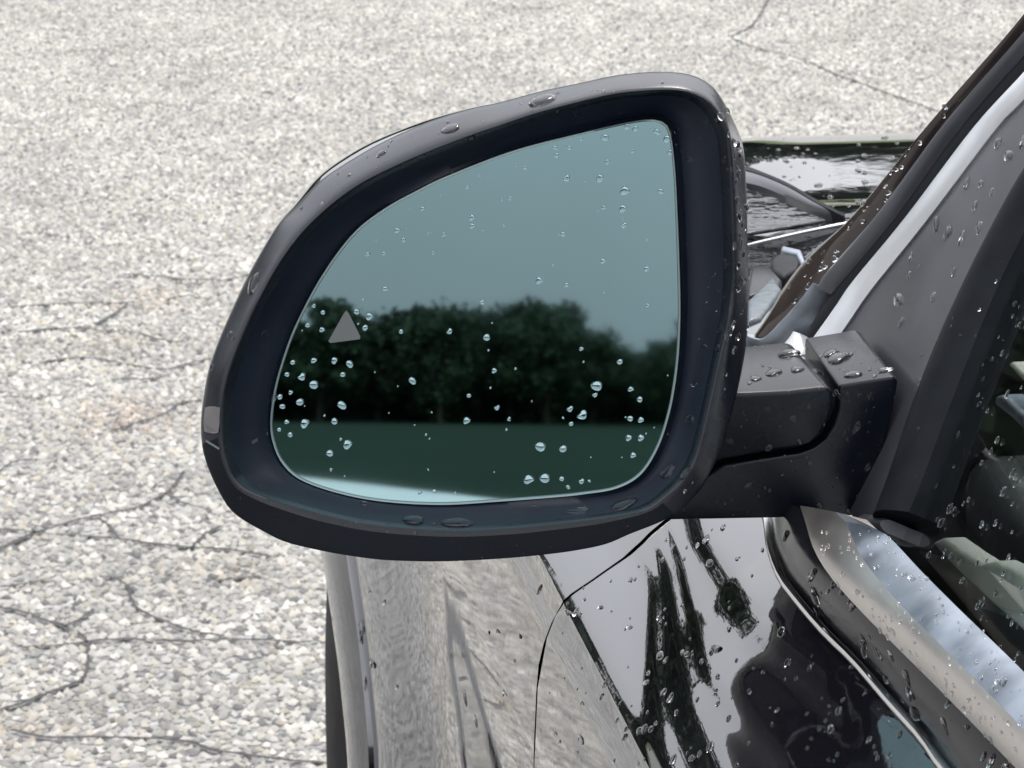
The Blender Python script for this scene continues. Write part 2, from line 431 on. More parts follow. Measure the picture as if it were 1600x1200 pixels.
def trunk_mesh(H, r0):
    V = []; K = 9
    def limb(a, b, ra, rb):
        b0 = len(V); d = (b - a).normalized(); u = d.orthogonal().normalized(); v = d.cross(u)
        for q, rr in ((a, ra), (b, rb)):
            for k in range(K): V.append(q + (u * math.cos(6.2832 * k / K) + v * math.sin(6.2832 * k / K)) * rr)
        return [(b0 + k, b0 + (k + 1) % K, b0 + K + (k + 1) % K, b0 + K + k) for k in range(K)]
    Fc = limb(Vector((0, 0, -.2)), Vector((0, 0, H * .4)), r0, r0 * .7)
    for k in range(6):
        a = k * 1.05 + random.random(); 
        Fc += limb(Vector((0, 0, H * random.uniform(.22, .4))), Vector((math.cos(a) * H * .25, math.sin(a) * H * .25, H * random.uniform(.5, .8))), r0 * .45, r0 * .12)
    me = bpy.data.meshes.new('trunk'); me.from_pydata([tuple(v) for v in V], [], Fc); me.materials.append(M['bark']); return me
CR = [crown_mesh('crown', 4.2, 8.5, 6000, 3, M['leaf']), crown_mesh('crown', 4.6, 8.5, 6200, 5, M['leaf2']), crown_mesh('crown', 3.8, 8.5, 5600, 9, M['leaf'])]
TR = trunk_mesh(8.5, .24)
def tree(px, top, dist, variant, wide, label, group=None):
    b = refl_dist(px, 655, dist); b.z = 0
    t = refl_dist(px, top, dist)
    h = t.z
    o = empty('tree', (b.x, b.y, 0)); tag(o, label, 'tree', group)
    for me, nm in ((CR[variant], 'crown'), (TR, 'trunk')):
        c = bpy.data.objects.new(nm, me); COL.objects.link(c); c.parent = o
        s = h / 8.5; c.scale = (s * wide, s * wide, s); c.rotation_euler = (0, 0, random.uniform(0, 6))
    return o
tree(500, 466, 245, 0, 1.05, 'dark tree reflected at the left edge of the mirror glass above the warning triangle')
tree(590, 492, 250, 1, .95, 'lower dark tree reflected just right of the warning triangle in the mirror')
tree(688, 476, 240, 2, .92, 'round topped tree reflected left of the mirror centre between two dips in the tree line')
tree(795, 478, 248, 1, .98, 'bushy tree reflected near the middle of the mirror left of the tallest one')
tree(855, 472, 242, 0, 1.0, 'tallest dark tree reflected right of the mirror centre')
tree(925, 518, 246, 2, 1.1, 'middling tree reflected where the tree line steps down to the right')
tree(985, 556, 250, 1, 1.2, 'lowest tree reflected in the dip near the right edge of the mirror')
tree(1050, 532, 240, 0, 1.0, 'dark tree reflected against the right edge of the mirror glass')
G_ = 'trees of the wood row either side of the mirrored view'
for px, top, v in ((395, 485, 1), (290, 470, 0), (180, 480, 2), (1150, 500, 1), (1250, 480, 2), (1350, 490, 0)):
    tree(px, top, 245 + random.uniform(-5, 8), v, 1.05, 'dark leafy tree standing further along the same tree row', G_)
for px in range(430, 1130, 44):                       # the low growth between them
    b = refl_dist(px, 655, 256); b.z = 0
    o = empty('shrub', b); tag(o, 'dark low shrub filling the foot of the reflected tree row', 'shrub', 'shrubs under the reflected trees')
    c = bpy.data.objects.new('foliage', CR[px % 3]); COL.objects.link(c); c.parent = o; c.scale = (1.25, 1.0, .85); c.location.z = -2.0
    c.rotation_euler.z = px
# far woods that only show in the paintwork
def woods():
    V = []; Fc = []; r = np.random.default_rng(21)
    for k in range(36000):
        a = r.uniform(R(-100), R(95)); dist = r.uniform(62, 78)
        hmax = 10.0 + 2.0 * math.sin(a * 9) + 1.2 * math.sin(a * 23 + 1) + .6 * math.sin(a * 51)
        z = hmax * r.uniform(.02, 1) ** .7
        p = np.array([math.sin(a) * dist, math.cos(a) * dist, z])
        u = r.normal(size=3); u /= np.linalg.norm(u); wv = np.cross(u, r.normal(size=3)); wv /= np.linalg.norm(wv)
        s = r.uniform(.28, .6); b = len(V)
        V += [p - u * s, p - wv * s * .7, p + u * s, p + wv * s * .7]; Fc.append((b, b + 1, b + 2, b + 3))
    for k in range(16000):
        a = r.uniform(R(-100), R(95)); dist = r.uniform(76, 80)
        hmax = 10.0 + 2.0 * math.sin(a * 9) + 1.2 * math.sin(a * 23 + 1) - 1.6
        p = np.array([math.sin(a) * dist, math.cos(a) * dist, hmax * r.uniform(0, 1)])
        u = np.array([math.cos(a), -math.sin(a), r.uniform(-.4, .4)]); wv = np.array([r.uniform(-.3, .3), 0, 1.])
        q = r.uniform(.5, .95); b = len(V)
        V += [p - u * q, p - wv * q * .8, p + u * q, p + wv * q * .8]; Fc.append((b, b + 1, b + 2, b + 3))
    me = bpy.data.meshes.new('woodland'); me.from_pydata([tuple(v) for v in V], [], Fc); me.materials.append(M['leaf2'])
    o = link('woodland', me); tag(o, 'dark far off wood mirrored in the wet paintwork', 'woodland', kind='stuff')
woods()
def far_wood():
    V = []; Fc = []; r = np.random.default_rng(33)
    for k in range(26000):
        a = r.uniform(R(100), R(262)); dist = r.uniform(268, 282)
        hmax = 7.2 + 1.1 * math.sin(a * 60) + .8 * math.sin(a * 143 + 1)
        p = np.array([math.sin(a) * dist, math.cos(a) * dist, hmax * r.uniform(0, 1)])
        u = r.normal(size=3); u /= np.linalg.norm(u); wv = np.cross(u, r.normal(size=3)); wv /= np.linalg.norm(wv)
        q = r.uniform(.8, 2.2); b = len(V)
        V += [p - u * q, p - wv * q * .7, p + u * q, p + wv * q * .7]; Fc.append((b, b + 1, b + 2, b + 3))
    me = bpy.data.meshes.new('far_wood'); me.from_pydata([tuple(v) for v in V], [], Fc); me.materials.append(M['leaf2'])
    tag(link('far_wood', me), 'dark wood filling in behind the reflected tree row', 'woodland', kind='stuff')
far_wood()

# ------------------------------------------------------------------ the car
car = tag(empty('parked_car', (1.15, 1.2, 0)), 'black parked car wet with rain, its left side mirror towards the viewer', 'car')

# -- greenhouse plane (side glass, sail panel, pillar) leaning inwards
GA = R(25)
PN = Vector((-math.cos(GA), 0, math.sin(GA)))
PO = at_depth(1500, 955, 1.26)
def pg(px, py, o=0.): return on_plane(px, py, PO + PN * (o - .030), PN)
def rail(pts, o=0.): return [pg(x, y, o) for x, y in pts]

# -- body side
ZB, ZC = .974, .897
bead_px = [(1205,811),(1208,840),(1215,867),(1228,897),(1247,923),(1292,976),(1345,1028),(1397,1088),(1450,1147),(1485,1196)]
bead = [at_z(x, y, ZB) for x, y in bead_px]
bY = np.array([p.y for p in bead])[::-1]; bX = np.array([p.x for p in bead])[::-1]
def bead_x(y):
    if y < bY[0]: return bX[0] - .012 * (bY[0] - y)
    if y > bY[-1]: return bX[-1] + .10 * (y - bY[-1])
    return float(np.interp(y, bY, bX))
CX0 = .259
crease_x = lambda y: CX0 - .010 * math.exp(-((y - 1.9) / .6) ** 2) if y < 1.9 else CX0 - .010 + .06 * max(0, y - 2.5) ** 2
phi_k = [(0, 62), (.10, 48), (.20, 38), (.32, 47), (.44, 33), (.56, 42), (.68, 29), (.80, 34), (.90, 20), (1, 10)]
def shoulder(y, n=56):
    """profile from the trim bead out and down to the crease, from integrated surface angles"""
    s = np.linspace(0, 1, n)
    sh = .030 * math.sin(y * 15) + .10 * (1.38 - y)
    base = np.interp(s, [0, .25, .6, 1], [49, 43, 42, 44])
    fan = min(1.15, max(.40, (1.66 - y) / .32))
    dip = lambda c, w_, a_: -a_ * np.exp(-(np.abs(s - (.50 + (c - .50) * fan + sh)) / (w_ * fan)) ** 2.6)
    und = dip(.90, .085, 11) + dip(.70, .090, 9.5) + dip(.50, .045, 8) + dip(.20, .100, 11) + 2.5 * np.sin(6.3 * (s * 1.5 + y * 2))
    amp = np.clip((1.80 - y) / .26, .25, 1.)
    und = und * amp - 13 * np.exp(-((s - .965) / .05) ** 2)
    ph = np.radians(base + und)
    X = np.r_[0, np.cumsum(-np.sin(ph[:-1]))]; Z = np.r_[0, np.cumsum(-np.cos(ph[:-1]))]
    x0, x1 = bead_x(y), crease_x(y)
    return x0 + X / X[-1] * (x1 - x0), ZB + Z / Z[-1] * (ZC - ZB)
GAPY = 1.562
def gap_y(z):
    t = min(1, max(0, (.912 - z) / .075)); return GAPY - .012 + .046 * t * t * (3 - 2 * t) - .03 * max(0, .837 - z) - .10 * max(0, z - .915)
LOW = [(.896, .0), (.888, -.0030), (.870, -.005), (.835, -.007), (.79, -.009), (.75, -.008), (.70, -.004), (.64, .000), (.58, .002), (.50, .000), (.42, -.006), (.34, -.004), (.28, .02), (.24, .06)]
def lower(y): return [(crease_x(y) + dx, z) for z, dx in LOW]
def side_grid(name, y_of, cols, upper=None, xoff=None, key=None):
    """columns of full height profile; y_of(u, z) gives the place along the car"""
    vs = []; nrow = None
    for u in cols:
        yc = y_of(u, .85)
        X, Z = shoulder(yc)
        prof = list(zip(X, Z)) + lower(yc)
        if upper: prof = upper(yc) + prof
        nrow = len(prof)
        for x, z in prof:
            y = y_of(u, z); vs.append((x + (xoff(y, z) if xoff else 0), y, z))
    # folded rear/front edges are given by solidify
    o = build(name, vs, grid_faces(len(cols), nrow), M['paint'], car, 28, key=key)
    md = o.modifiers.new('thickness', 'SOLIDIFY'); md.thickness = .012; md.offset = -1; md.use_rim = False
    return o
door_cols = list(np.r_[np.linspace(-.9, 1.1, 14), np.linspace(1.13, GAPY - .0015, 60)])
def door_y(u, z): return u if u < 1.1 else u + (gap_y(z) - GAPY) * (u - 1.1) / (GAPY - 1.1)
side_grid('front_door', door_y, door_cols)

ARC_Y, ARC_Z, ARC_R = 2.52, .36, .40
def arch_y(z):
    if z > ARC_Z + ARC_R * .97: return 3.05
    if z < ARC_Z: return ARC_Y - ARC_R
    return ARC_Y - math.sqrt(max(0, ARC_R ** 2 - (z - ARC_Z) ** 2))
def sst(a, b, t):
    t = min(1, max(0, (t - a) / (b - a))); return t * t * (3 - 2 * t)
def fdrop(y): return -.025 * sst(1.85, 2.25, y) - .27 * max(0, (y - 2.2) / .8) ** 1.4
def fupper(y):
    x0 = bead_x(y); hx = .452 + .02 * (y - 1.9)
    zt = .985 - .036 * sst(1.75, 2.15, y)
    return [(hx + .004, zt - .03), (hx, zt), (hx - .02, zt + .001), (lerp(hx, x0, .5), lerp(zt, ZB, .45) + .002), (lerp(hx, x0, .8), lerp(zt, ZB, .8) + .001)]
def lerp(a, b, t): return a + (b - a) * t
def flare(y, z):
    d = math.hypot(y - ARC_Y, z - ARC_Z) - ARC_R
    if z > ZC: return 0.
    k = math.exp(-(max(0, d) / .15) ** 2)
    return -.040 * k * (1 - min(1, max(0, (z - .78) / .10)))
# arch-following fender: rows radiate round the arch for z below the top of the arch
def fender():
    nU, nV = 70, 40
    vs = []
    # top band: from hood gap to just over the arch
    up_rows = None
    ys = np.linspace((GAPY + .004), 3.05, nU)
    for y in ys:
        X, Z = shoulder(y, 20)
        col = fupper(y) + list(zip(X, Z)); up_rows = len(col)
        for x, z in col: vs.append((x, gap_y(z) + .0024 + (y - (GAPY + .004)), z + fdrop(y)))
    fs = grid_faces(nU, up_rows)
    # side: blend from crease line down to a lower boundary = arch edge / sill
    base = len(vs)
    for i, y in enumerate(ys):
        y0 = gap_y(.896) + .0024 + (y - (GAPY + .004))
        # lower end of this column
        t = (y - (GAPY + .004)) / (3.05 - (GAPY + .004))
        tb = min(1, t / .52)
        if t <= .22:                 # ends at the sill
            e = Vector((lerp(gap_y(.26) + .0024, ARC_Y - ARC_R, t / .22), .26))
        else:                        # ends on the arch
            a = math.pi - (t - .22) / .78 * math.pi * .80
            e = Vector((ARC_Y + ARC_R * math.cos(a), ARC_Z + ARC_R * math.sin(a)))
        for j in range(nV):
            k = j / (nV - 1)
            zz = lerp(.8965 + fdrop(y), e.y, k)
            yy = lerp(y0, e.x, k) + (gap_y(zz) - lerp(gap_y(.896), gap_y(.26), k)) * max(0, 1 - 2.2 * t)
            dx = float(np.interp(zz, [q[0] for q in LOW][::-1], [q[1] for q in LOW][::-1]))
            vs.append((crease_x(yy) + dx + flare(yy, zz), yy, zz))
    fs += [tuple(base + q for q in f) for f in grid_faces(nU, nV)]
    # stitch band and side
    for i in range(nU - 1):
        a = i * up_rows + up_rows - 1; b = a + up_rows; c = base + i * nV; d = c + nV
        fs.append((a, b, d, c))
    o = build('front_fender', vs, fs, M['paint'], car, 28)
    md = o.modifiers.new('thickness', 'SOLIDIFY'); md.thickness = .002; md.offset = -1; md.use_rim = False
fender()
# rolled lip round the wheel arch
lipL, lipR = [], []
for a in np.linspace(math.pi * 1.03, math.pi * .32, 60):
    y, z = ARC_Y + (ARC_R + .012) * math.cos(a), ARC_Z + (ARC_R + .012) * math.sin(a)
    zz = max(.26, z)
    dx = float(np.interp(zz, [q[0] for q in LOW][::-1], [q[1] for q in LOW][::-1]))
    x = crease_x(y) + dx + flare(y, zz)
    lipL.append(Vector((x - .004, y, z)))
    y2, z2 = ARC_Y + (ARC_R - .045) * math.cos(a), ARC_Z + (ARC_R - .045) * math.sin(a)
    lipR.append(Vector((x - .015, y2, z2)))
strip('wheel_arch_lip', lipL, lipR, Vector((-1, 0, 0)), .004, .03, M['paint'], car, n=60)
# dark liner behind the fender and door gap
vs = []
for y in np.linspace(1.8, 2.9, 14):
    for z in np.linspace(.2, .62, 10):
        vs.append((crease_x(y) + .12, y, z))
build('wheel_well_liner', vs, grid_faces(14, 10), M['cabin'], car, 30, surf=False)
vs = []
for z in np.linspace(.25, .985, 26):
    x = .29 if z < ZC else lerp(.29, bead_x(GAPY) + .02, (z - ZC) / (.985 - ZC))
    for dy in (-.03, .035): vs.append((x + .004, GAPY + dy, z))
build('door_jamb', vs, grid_faces(26, 2), M['rubber'], car, 0, surf=False)

# wheel
def wheel():
    wc = Vector((.345, ARC_Y, .35)); prof = [(-.10, .20), (-.112, .225), (-.118, .27), (-.112, .32), (-.095, .343), (-.06, .352), (.06, .352), (.10, .34), (.11, .25), (.10, .20)]
    def rev(name, prof, m, n=56, parent=car):
        vs = []
        rot = Matrix.Rotation(R(0), 3, 'Z')
        for k in range(n):
            a = 6.2832 * k / n
            for x, r in prof: vs.append(wc + rot @ Vector((x, r * math.cos(a), r * math.sin(a))))
        fs = []
        for i in range(n):
            for j in range(len(prof) - 1):
                a = i * len(prof) + j; b = ((i + 1) % n) * len(prof) + j; fs.append((a, b, b + 1, a + 1))
        return build(name, vs, fs, m, parent, 40)
    t = rev('front_wheel', [(-.05, .02), (-.055, .06), (-.045, .10), (-.05, .17), (-.085, .2), (-.08, .205), (.05, .205)], M['gloss'])
    rev('tyre', prof, M['tyre'], parent=t)
wheel()

# -- hood
HS = np.array([0, .04, .06, .09, .13, .16, .19, .30, .36, .42, .47, .52, .60, .75, 1.0])
HA = np.array([.5, 1.5, 5.2, 7.7, 7.5, 3.4, .75, .6, 4.4, 6.9, 7.5, 10.5, 16, 24, 34.])
_s = np.linspace(0, 1.0, 200); _z = np.r_[0, np.cumsum(-np.tan(np.radians(np.interp(_s, HS, HA)))[:-1] * np.diff(_s))]
def hood_rear(x): return 2.20 + .55 * (x - .448) - .28 * max(0, x - .448) ** 2
def hood():
    nx, ny = 70, 110
    vs = []
    for i in range(nx):
        u = i / (nx - 1); x = .462 + u * 1.35
        yr = hood_rear(x)
        for j in range(ny):
            d = (j / (ny - 1)) * .86
            z = .932 + float(np.interp(max(0, yr + d - 2.235), _s, _z))
            z += .012 * (1 - ((max(x, .9) - 1.35) / .70) ** 2) - .006
            dxr = x - (.540 + .05 * d)
            z += .008 / (1 + math.exp(-dxr / .006)) - .006                  # the long crease
            z -= .012 * max(0, 1 - u * 30) + .25 * max(0, (.62 - x) / .14) ** 2 * max(0, d - .12)
            vs.append((x, yr + d, z))
    o = build('hood', vs, grid_faces(nx, ny), M['paint'], car, 40)
    md = o.modifiers.new('thickness', 'SOLIDIFY'); md.thickness = .012; md.offset = -1
hood()
# bright cowl edge at the back of the hood, scuttle tray below it
cw = [at_z(1150, 384, .935), at_z(1170, 380, .936), at_z(1210, 371, .938), at_z(1255, 361, .940), at_z(1330, 346, .942)]
cw2 = [at_z(1150, 390, .933), at_z(1170, 386, .934), at_z(1210, 377, .936), at_z(1255, 367, .938), at_z(1330, 352, .940)]
strip('hood_seal', cw, cw2, Vector((0, -.3, 1)), .002, .015, M['chrome'], car, n=30)
vs = []
for i, x in enumerate(np.linspace(.40, 1.85, 40)):
    for j, t in enumerate(np.linspace(0, 1, 12)):
        y = 1.72 + .55 * (x - .448) - .28 * max(0, x - .448) ** 2 + .48 * t
        vs.append((x, y, .978 - .05 * t ** 1.5 + .006 * math.sin(t * 14) + .005 * math.sin(x * 40) * math.sin(t * 5)))
build('scuttle_panel', vs, grid_faces(40, 12), M['gloss2'], car, 30)
# pale bar painting the sky's sheen along the hood crease
wa = [at_z(x, y, .945) for x, y in ((1150, 262), (1185, 270), (1230, 290), (1275, 316), (1318, 338))]
wb = [at_z(x, y, .940) for x, y in ((1150, 283), (1185, 290), (1225, 306), (1268, 328), (1312, 344))]
strip('hood_ridge_sheen', wa, wb, Vector((-.2, -.3, 1)), .0022, .02, M['sail'], car, n=30)
# little cowl details seen between mirror and pillar
def blob(name, px, z, h, m, key=None):
    pts = [at_z(x, y, z) for x, y in px]
    return prism(name, pts, Vector((0, 0, -h)), m, car, bevel=.0025, key=key)
blob('tree_reflection_patch', [(1140, 290), (1185, 298), (1225, 314), (1262, 332), (1292, 343), (1230, 354), (1140, 368)], .946, .003, M['gloss2'])  # dark wedge added for the trees reflected in the fender
strip('hood_gap', [at_z(x, y, .947) for x, y in ((1150, 253), (1185, 266), (1230, 285), (1275, 311), (1320, 335))], [at_z(x, y, .946) for x, y in ((1150, 262), (1185, 271), (1230, 290), (1275, 316), (1318, 338))], Vector((-.2, -.3, 1)), .0, .01, M['rubber'], car, n=24)
blob('scuttle_vent', [(1215, 396), (1250, 388), (1258, 400), (1246, 420), (1224, 432), (1206, 420), (1205, 404)], .972, .03, M['rubber'])
blob('scuttle_rim', [(1222, 383), (1252, 390), (1260, 412), (1252, 412), (1244, 394), (1220, 389)], .974, .02, M['brushed'])
blob('washer_cover', [(1172, 418), (1200, 412), (1222, 436), (1214, 452), (1168, 462)], .978, .03, M['plastic'])
blob('washer_nozzle', [(1168, 468), (1208, 430), (1222, 452), (1190, 496), (1168, 500)], .982, .03, M['cowlblue'])

# -- A pillar mouldings on the greenhouse plane
wl = [(1250,556),(1303,482),(1331,441),(1414,340),(1520,200),(1600,112),(1700,0),(1900,-220)]
wr = [(1290,556),(1328,500),(1362,451),(1447,345),(1557,200),(1600,155),(1710,32),(1915,-190)]
strip('pillar_trim', rail(wl, .005), rail(wr, .002), PN, .0025, .02, M['satin'], car)
bl = [(1262,520),(1290,470),(1311,441),(1395,340),(1497,200),(1600,82),(1680,-10),(1880,-240)]
bl2 = [(x + 1, y) for x, y in wl]
strip('pillar_gasket', rail(bl, .000), rail([(1268,532),(1303,482),(1331,441),(1414,340),(1520,200),(1600,112),(1700,0),(1900,-220)], .000), PN, .002, .02, M['rubber'], car)
gl = [(1284,450),(1292,436),(1376,340),(1481,200),(1600,64),(1668,-20),(1865,-250)]
strip('pillar_rubber', rail(gl, .003), rail([(1298,460),(1311,441),(1395,340),(1497,200),(1600,82),(1680,-10),(1880,-240)], .003), PN, .005, .02, M['sail'], car)
sl_ = [(1281,448),(1287,436),(1370,340),(1475,200),(1597,62),(1664,-22),(1860,-252)]
strip('pillar_glint', rail(sl_, .005), rail([(1284,450),(1292,436),(1376,340),(1481,200),(1600,64),(1668,-20),(1865,-250)], .005), PN, .002, .02, M['chrome'], car)  # bright strip standing for the highlight line along the pillar
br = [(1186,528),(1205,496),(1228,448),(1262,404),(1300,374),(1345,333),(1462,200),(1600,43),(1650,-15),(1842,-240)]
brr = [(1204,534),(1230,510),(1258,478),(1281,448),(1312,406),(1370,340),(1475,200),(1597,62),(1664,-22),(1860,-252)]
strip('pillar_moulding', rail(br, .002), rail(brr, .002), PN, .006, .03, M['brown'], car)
strip('pillar_edge_bead', rail([(x - 4, y - 3) for x, y in br[3:]], .001), rail([(x + 1, y + 1) for x, y in br[3:]], .001), PN, .001, .02, M['brushed'], car)
strip('cowl_corner_trim', rail([(1160,540),(1172,522),(1200,530),(1230,503),(1258,472),(1281,446)], .004), rail([(1164,549),(1176,537),(1206,541),(1238,512),(1264,482),(1285,449)], .004), PN, .005, .02, M['brushed'], car)
strip('fender_glint', rail([(1206,560),(1222,540),(1241,519)], .001), rail([(1258,560),(1256,545),(1250,521)], .001), PN, .002, .02, M['white'], car, n=12)  # white patch in place of sky reflected off the fender
vs = rail([(1150,590),(1170,540),(1240,480),(1310,400),(1340,420),(1290,600)], -.022)
prism('gap_shade_panel', vs, Vector((.03, 0, -.01)), M['cabin'], car, bevel=0)  # dark panel added to give the shadow in the pillar gap

# -- sail panel, window seal, window
sail = [(1290,545),(1333,486),(1356,443),(1447,340),(1557,198),(1600,152),(1720,20),(1790,20),(1690,150),(1600,270),(1540,380),(1500,460),(1462,545),(1425,640),(1390,745),(1362,812),(1330,812),(1290,640)]
prism('sail_panel', rail(sail, .001), -PN * .012, M['sail'], car, bevel=.002)
sll = [(1366,812),(1390,748),(1424,645),(1461,548),(1500,462),(1540,382),(1600,272),(1690,150),(1790,20)]
slr = [(1420,800),(1440,752),(1476,655),(1512,562),(1545,480),(1585,392),(1645,285),(1735,160),(1835,25)]
strip('window_seal', rail(sll, .004), rail(slr, .001), PN, .007, .02, M['rubber'], car)
strip('seal_foot', rail([(1352,803),(1366,805),(1390,812)], .003), rail([(1352,830),(1366,833),(1384,832)], .003), PN, .004, .02, M['sail'], car, n=12)
win = [(1395,850),(1408,800),(1430,745),(1466,650),(1502,558),(1536,478),(1575,392),(1635,285),(1725,160),(1825,25),(2300,25),(2300,1790),(1950,1445),(1600,1085),(1500,982),(1440,915)]
prism('side_window', rail(win, -.006), -PN * .004, M['glass'], car, bevel=0)

# -- belt mouldings
zS = PO.z
silR = [(1360,822),(1388,838),(1440,893),(1500,953),(1600,1050),(1760,1215),(2100,1570)]
silL = [(1305,800),(1322,818),(1345,868),(1380,914),(1420,958),(1500,1038),(1600,1140),(1760,1310),(2100,1680)]
creL = [(1250,790),(1259,818),(1271,857),(1296,899),(1345,955),(1415,1025),(1485,1095),(1583,1196),(1740,1360),(2060,1710)]
silR3 = [at_z(x, y, zS + .002) for x, y in silR]
silL3 = [at_z(x, y, zS - .006) for x, y in silL]
creL3 = [at_z(x, y, zS - .024) for x, y in creL]
strip('belt_moulding_top', silL3, silR3, Vector((-.5, 0, 1)), .0009, .02, M['brushed'], car)
strip('belt_moulding_face', creL3, silL3, Vector((-1, 0, .3)), .002, .015, M['trimreflect'], car)
bead3 = [at_z(x, y, ZB + .004) for x, y in [(1196, 780)] + bead_px + [(1640, 1372), (1900, 1662)]]
strip('belt_strip', bead3, [p + Vector((.002, 0, -.002)) for p in creL3], Vector((-.8, 0, .6)), .003, .02, M['scraper'], car)
beadL = [p + Vector((-.0035, 0, -.0035)) for p in bead3]
strip('door_bead', beadL, bead3, Vector((-.8, 0, .6)), .0022, .012, M['chrome'], car, k=5)

# -- cabin behind the glass
prism('dashboard', [Vector(p) for p in ((.52, 1.45, .60), (1.8, 1.45, .60), (1.8, 1.50, .90), (.52, 1.50, .90))], Vector((0, .25, .01)), M['cabin'], car, bevel=.02)
vs = rail([(1395,850),(1430,745),(1536,478),(1725,160),(2300,25),(2300,1750),(1600,1062)], -.35)
prism('cabin_lining', vs, Vector((.02, 0, 0)), M['cabin'], car, bevel=0)
def inside(px, d): return [pg(x, y, -d) for x, y in px]
prism('window_reflection', inside([(1462,852),(1480,843),(1512,866),(1540,884),(1560,880),(1600,898),(1700,960),(1700,1075),(1600,985),(1545,935),(1500,893)], .05), Vector((.012, 0, 0)), M['cream'], car, bevel=.002)  # cream piece behind the glass, in place of a reflection on the window
prism('inner_handle', inside([(1562,622),(1572,620),(1606,652),(1606,676),(1585,655),(1560,636)], .06), Vector((.012, 0, 0)), M['brushed'], car, bevel=.002)
prism('vent_surround', inside([(1583,574),(1588,568),(1610,590),(1610,604)], .06), Vector((.012, 0, 0)), M['cream'], car, bevel=.001)
# windscreen and roof
tl = pg(1842, -240, -.01); bl_ = pg(1205, 500, -.03)
mir = lambda p: Vector((2.3 - p.x, p.y, p.z))
A0 = Vector((.58, 1.93, .965)); A1 = tl + Vector((.06, .0, 0))
build('windscreen', [A0, mir(A0), mir(A1), A1], [(0, 1, 2, 3)], M['glass'], car, 0, surf=False)
vs = []
for i in range(16):
    t = i / 15; x = lerp(A1.x, 2.3 - A1.x, t)
    for j in range(8):
        y = A1.y - j * .28; vs.append((x, y, A1.z + .06 * math.sin(math.pi * t) + .02 + .10 * math.sin(j / 7 * 2.2)))
build('roof', vs, grid_faces(16, 8), M['paint'], car, 30, surf=False)

# ------------------------------------------------------------------ side mirror
O_px = [(780,160),(847,142),(900,131),(967,117),(1033,112),(1080,117),(1113,135),(1133,163),(1150,197),(1160,223),(1164,253),(1167,313),(1168,380),(1170,447),(1168,520),(1160,575),(1150,620),(1138,665),(1122,712),(1100,757),(1070,792),(1035,814),(985,834),(947,850),(900,860),(847,867),(780,873),(695,877),(620,876),(572,872),(510,862),(450,848),(415,832),(367,803),(343,770),(323,725),(315,690),(314,655),(318,620),(325,581),(339,539),(364,480),(393,420),(433,353),(460,325),(500,283),(550,249),(600,221),(667,191),(733,170)]
C_px = [(780,196),(847,174),(947,149),(1000,142),(1047,140),(1080,145),(1110,161),(1130,188),(1138,213),(1143,280),(1147,380),(1145,450),(1137,510),(1125,560),(1109,630),(1088,713),(1067,749),(1040,775),(1007,797),(947,810),(847,822),(780,828),(695,830),(590,822),(520,809),(450,790),(405,775),(372,758),(355,728),(347,690),(346,637),(351,602),(365,557),(388,501),(403,470),(440,405),(487,347),(553,293),(633,252),(717,218)]
G_px = [(800,234),(900,208),(980,190),(1020,185),(1040,191),(1049,207),(1056,260),(1060,330),(1063,400),(1065,480),(1063,545),(1057,600),(1047,650),(1030,700),(1003,742),(965,764),(915,773),(870,778),(780,785),(690,790),(600,785),(530,772),(470,751),(440,725),(425,692),(421,660),(426,615),(438,568),(460,508),(500,432),(550,364),(600,324),(650,296),(700,272)]
CX, CY_, NT = 760., 510., 240
TH = np.linspace(0, 2 * math.pi, NT, endpoint=False)
def radial(px):
    c = catmull(px, 16, True); a = np.arctan2(c[:, 1] - CY_, c[:, 0] - CX) % (2 * math.pi); r = np.hypot(c[:, 0] - CX, c[:, 1] - CY_)
    o = np.argsort(a); a, r = a[o], r[o]
    a = np.r_[a[-6:] - 2 * math.pi, a, a[:6] + 2 * math.pi]; r = np.r_[r[-6:], r, r[:6]]
    rr = np.interp(TH, a, r)
    return np.stack([CX + rr * np.cos(TH), CY_ + rr * np.sin(TH)], 1)
Oc, Cc, Gc = radial(O_px), radial(C_px), radial(G_px)
def ring(px, o, kk=None): return [on_plane(x, y, MO + NH * (o * (1 if kk is None else kk[i])), NH) for i, (x, y) in enumerate(px)]
KK = 1 - .97 * np.clip((np.sin(TH) + .15) / .9, 0, 1) ** .8       # the rim leans to the light on top, faces the viewer below
prof = [(0., -.028), (.02, -.0235), (.07, -.0205), (.2, -.0165), (.42, -.0105), (.66, -.0045), (.82, -.0014), (.93, -.0002), (1.0, 0), (1.04, -.0007), (1.10, -.0028), (1.2, -.0065), (1.4, -.0115), (1.65, -.0160), (1.88, -.019)]
rings = []
for a, o in prof:
    if a <= 1: px = Oc * (1 - a) + Cc * a
    else: px = Cc * (2 - a) + Gc * (a - 1)
    rings.append(ring(px, o, KK if a <= 1 else None))
rings.append([on_plane(x, y, GO + NG * .0008, NG) for x, y in Gc])
rings.append([on_plane(x, y, GO - NG * .004, NG) for x, y in Gc])
vs = [v for r in rings for v in r]
nrim = 7
# satin rim (outer) is the part itself; the inner funnel is a sub-part of a duller plastic
_all = grid_faces(12, NT, True)
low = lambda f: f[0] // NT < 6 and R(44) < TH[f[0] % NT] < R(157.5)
housing = build('side_mirror', vs[:12 * NT], [f for f in _all if not low(f)], M['rim'], car, 60)
WORLD_LOC[housing.name] = Vector((0, 0, 0))
def sub(o):
    o.parent = housing; o.matrix_parent_inverse = Matrix.Identity(4)
    return o
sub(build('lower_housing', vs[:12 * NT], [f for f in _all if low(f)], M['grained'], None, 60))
sub(build('bezel', vs[11 * NT:], grid_faces(len(rings) - 11, NT, True), M['bezel'], None, 60))
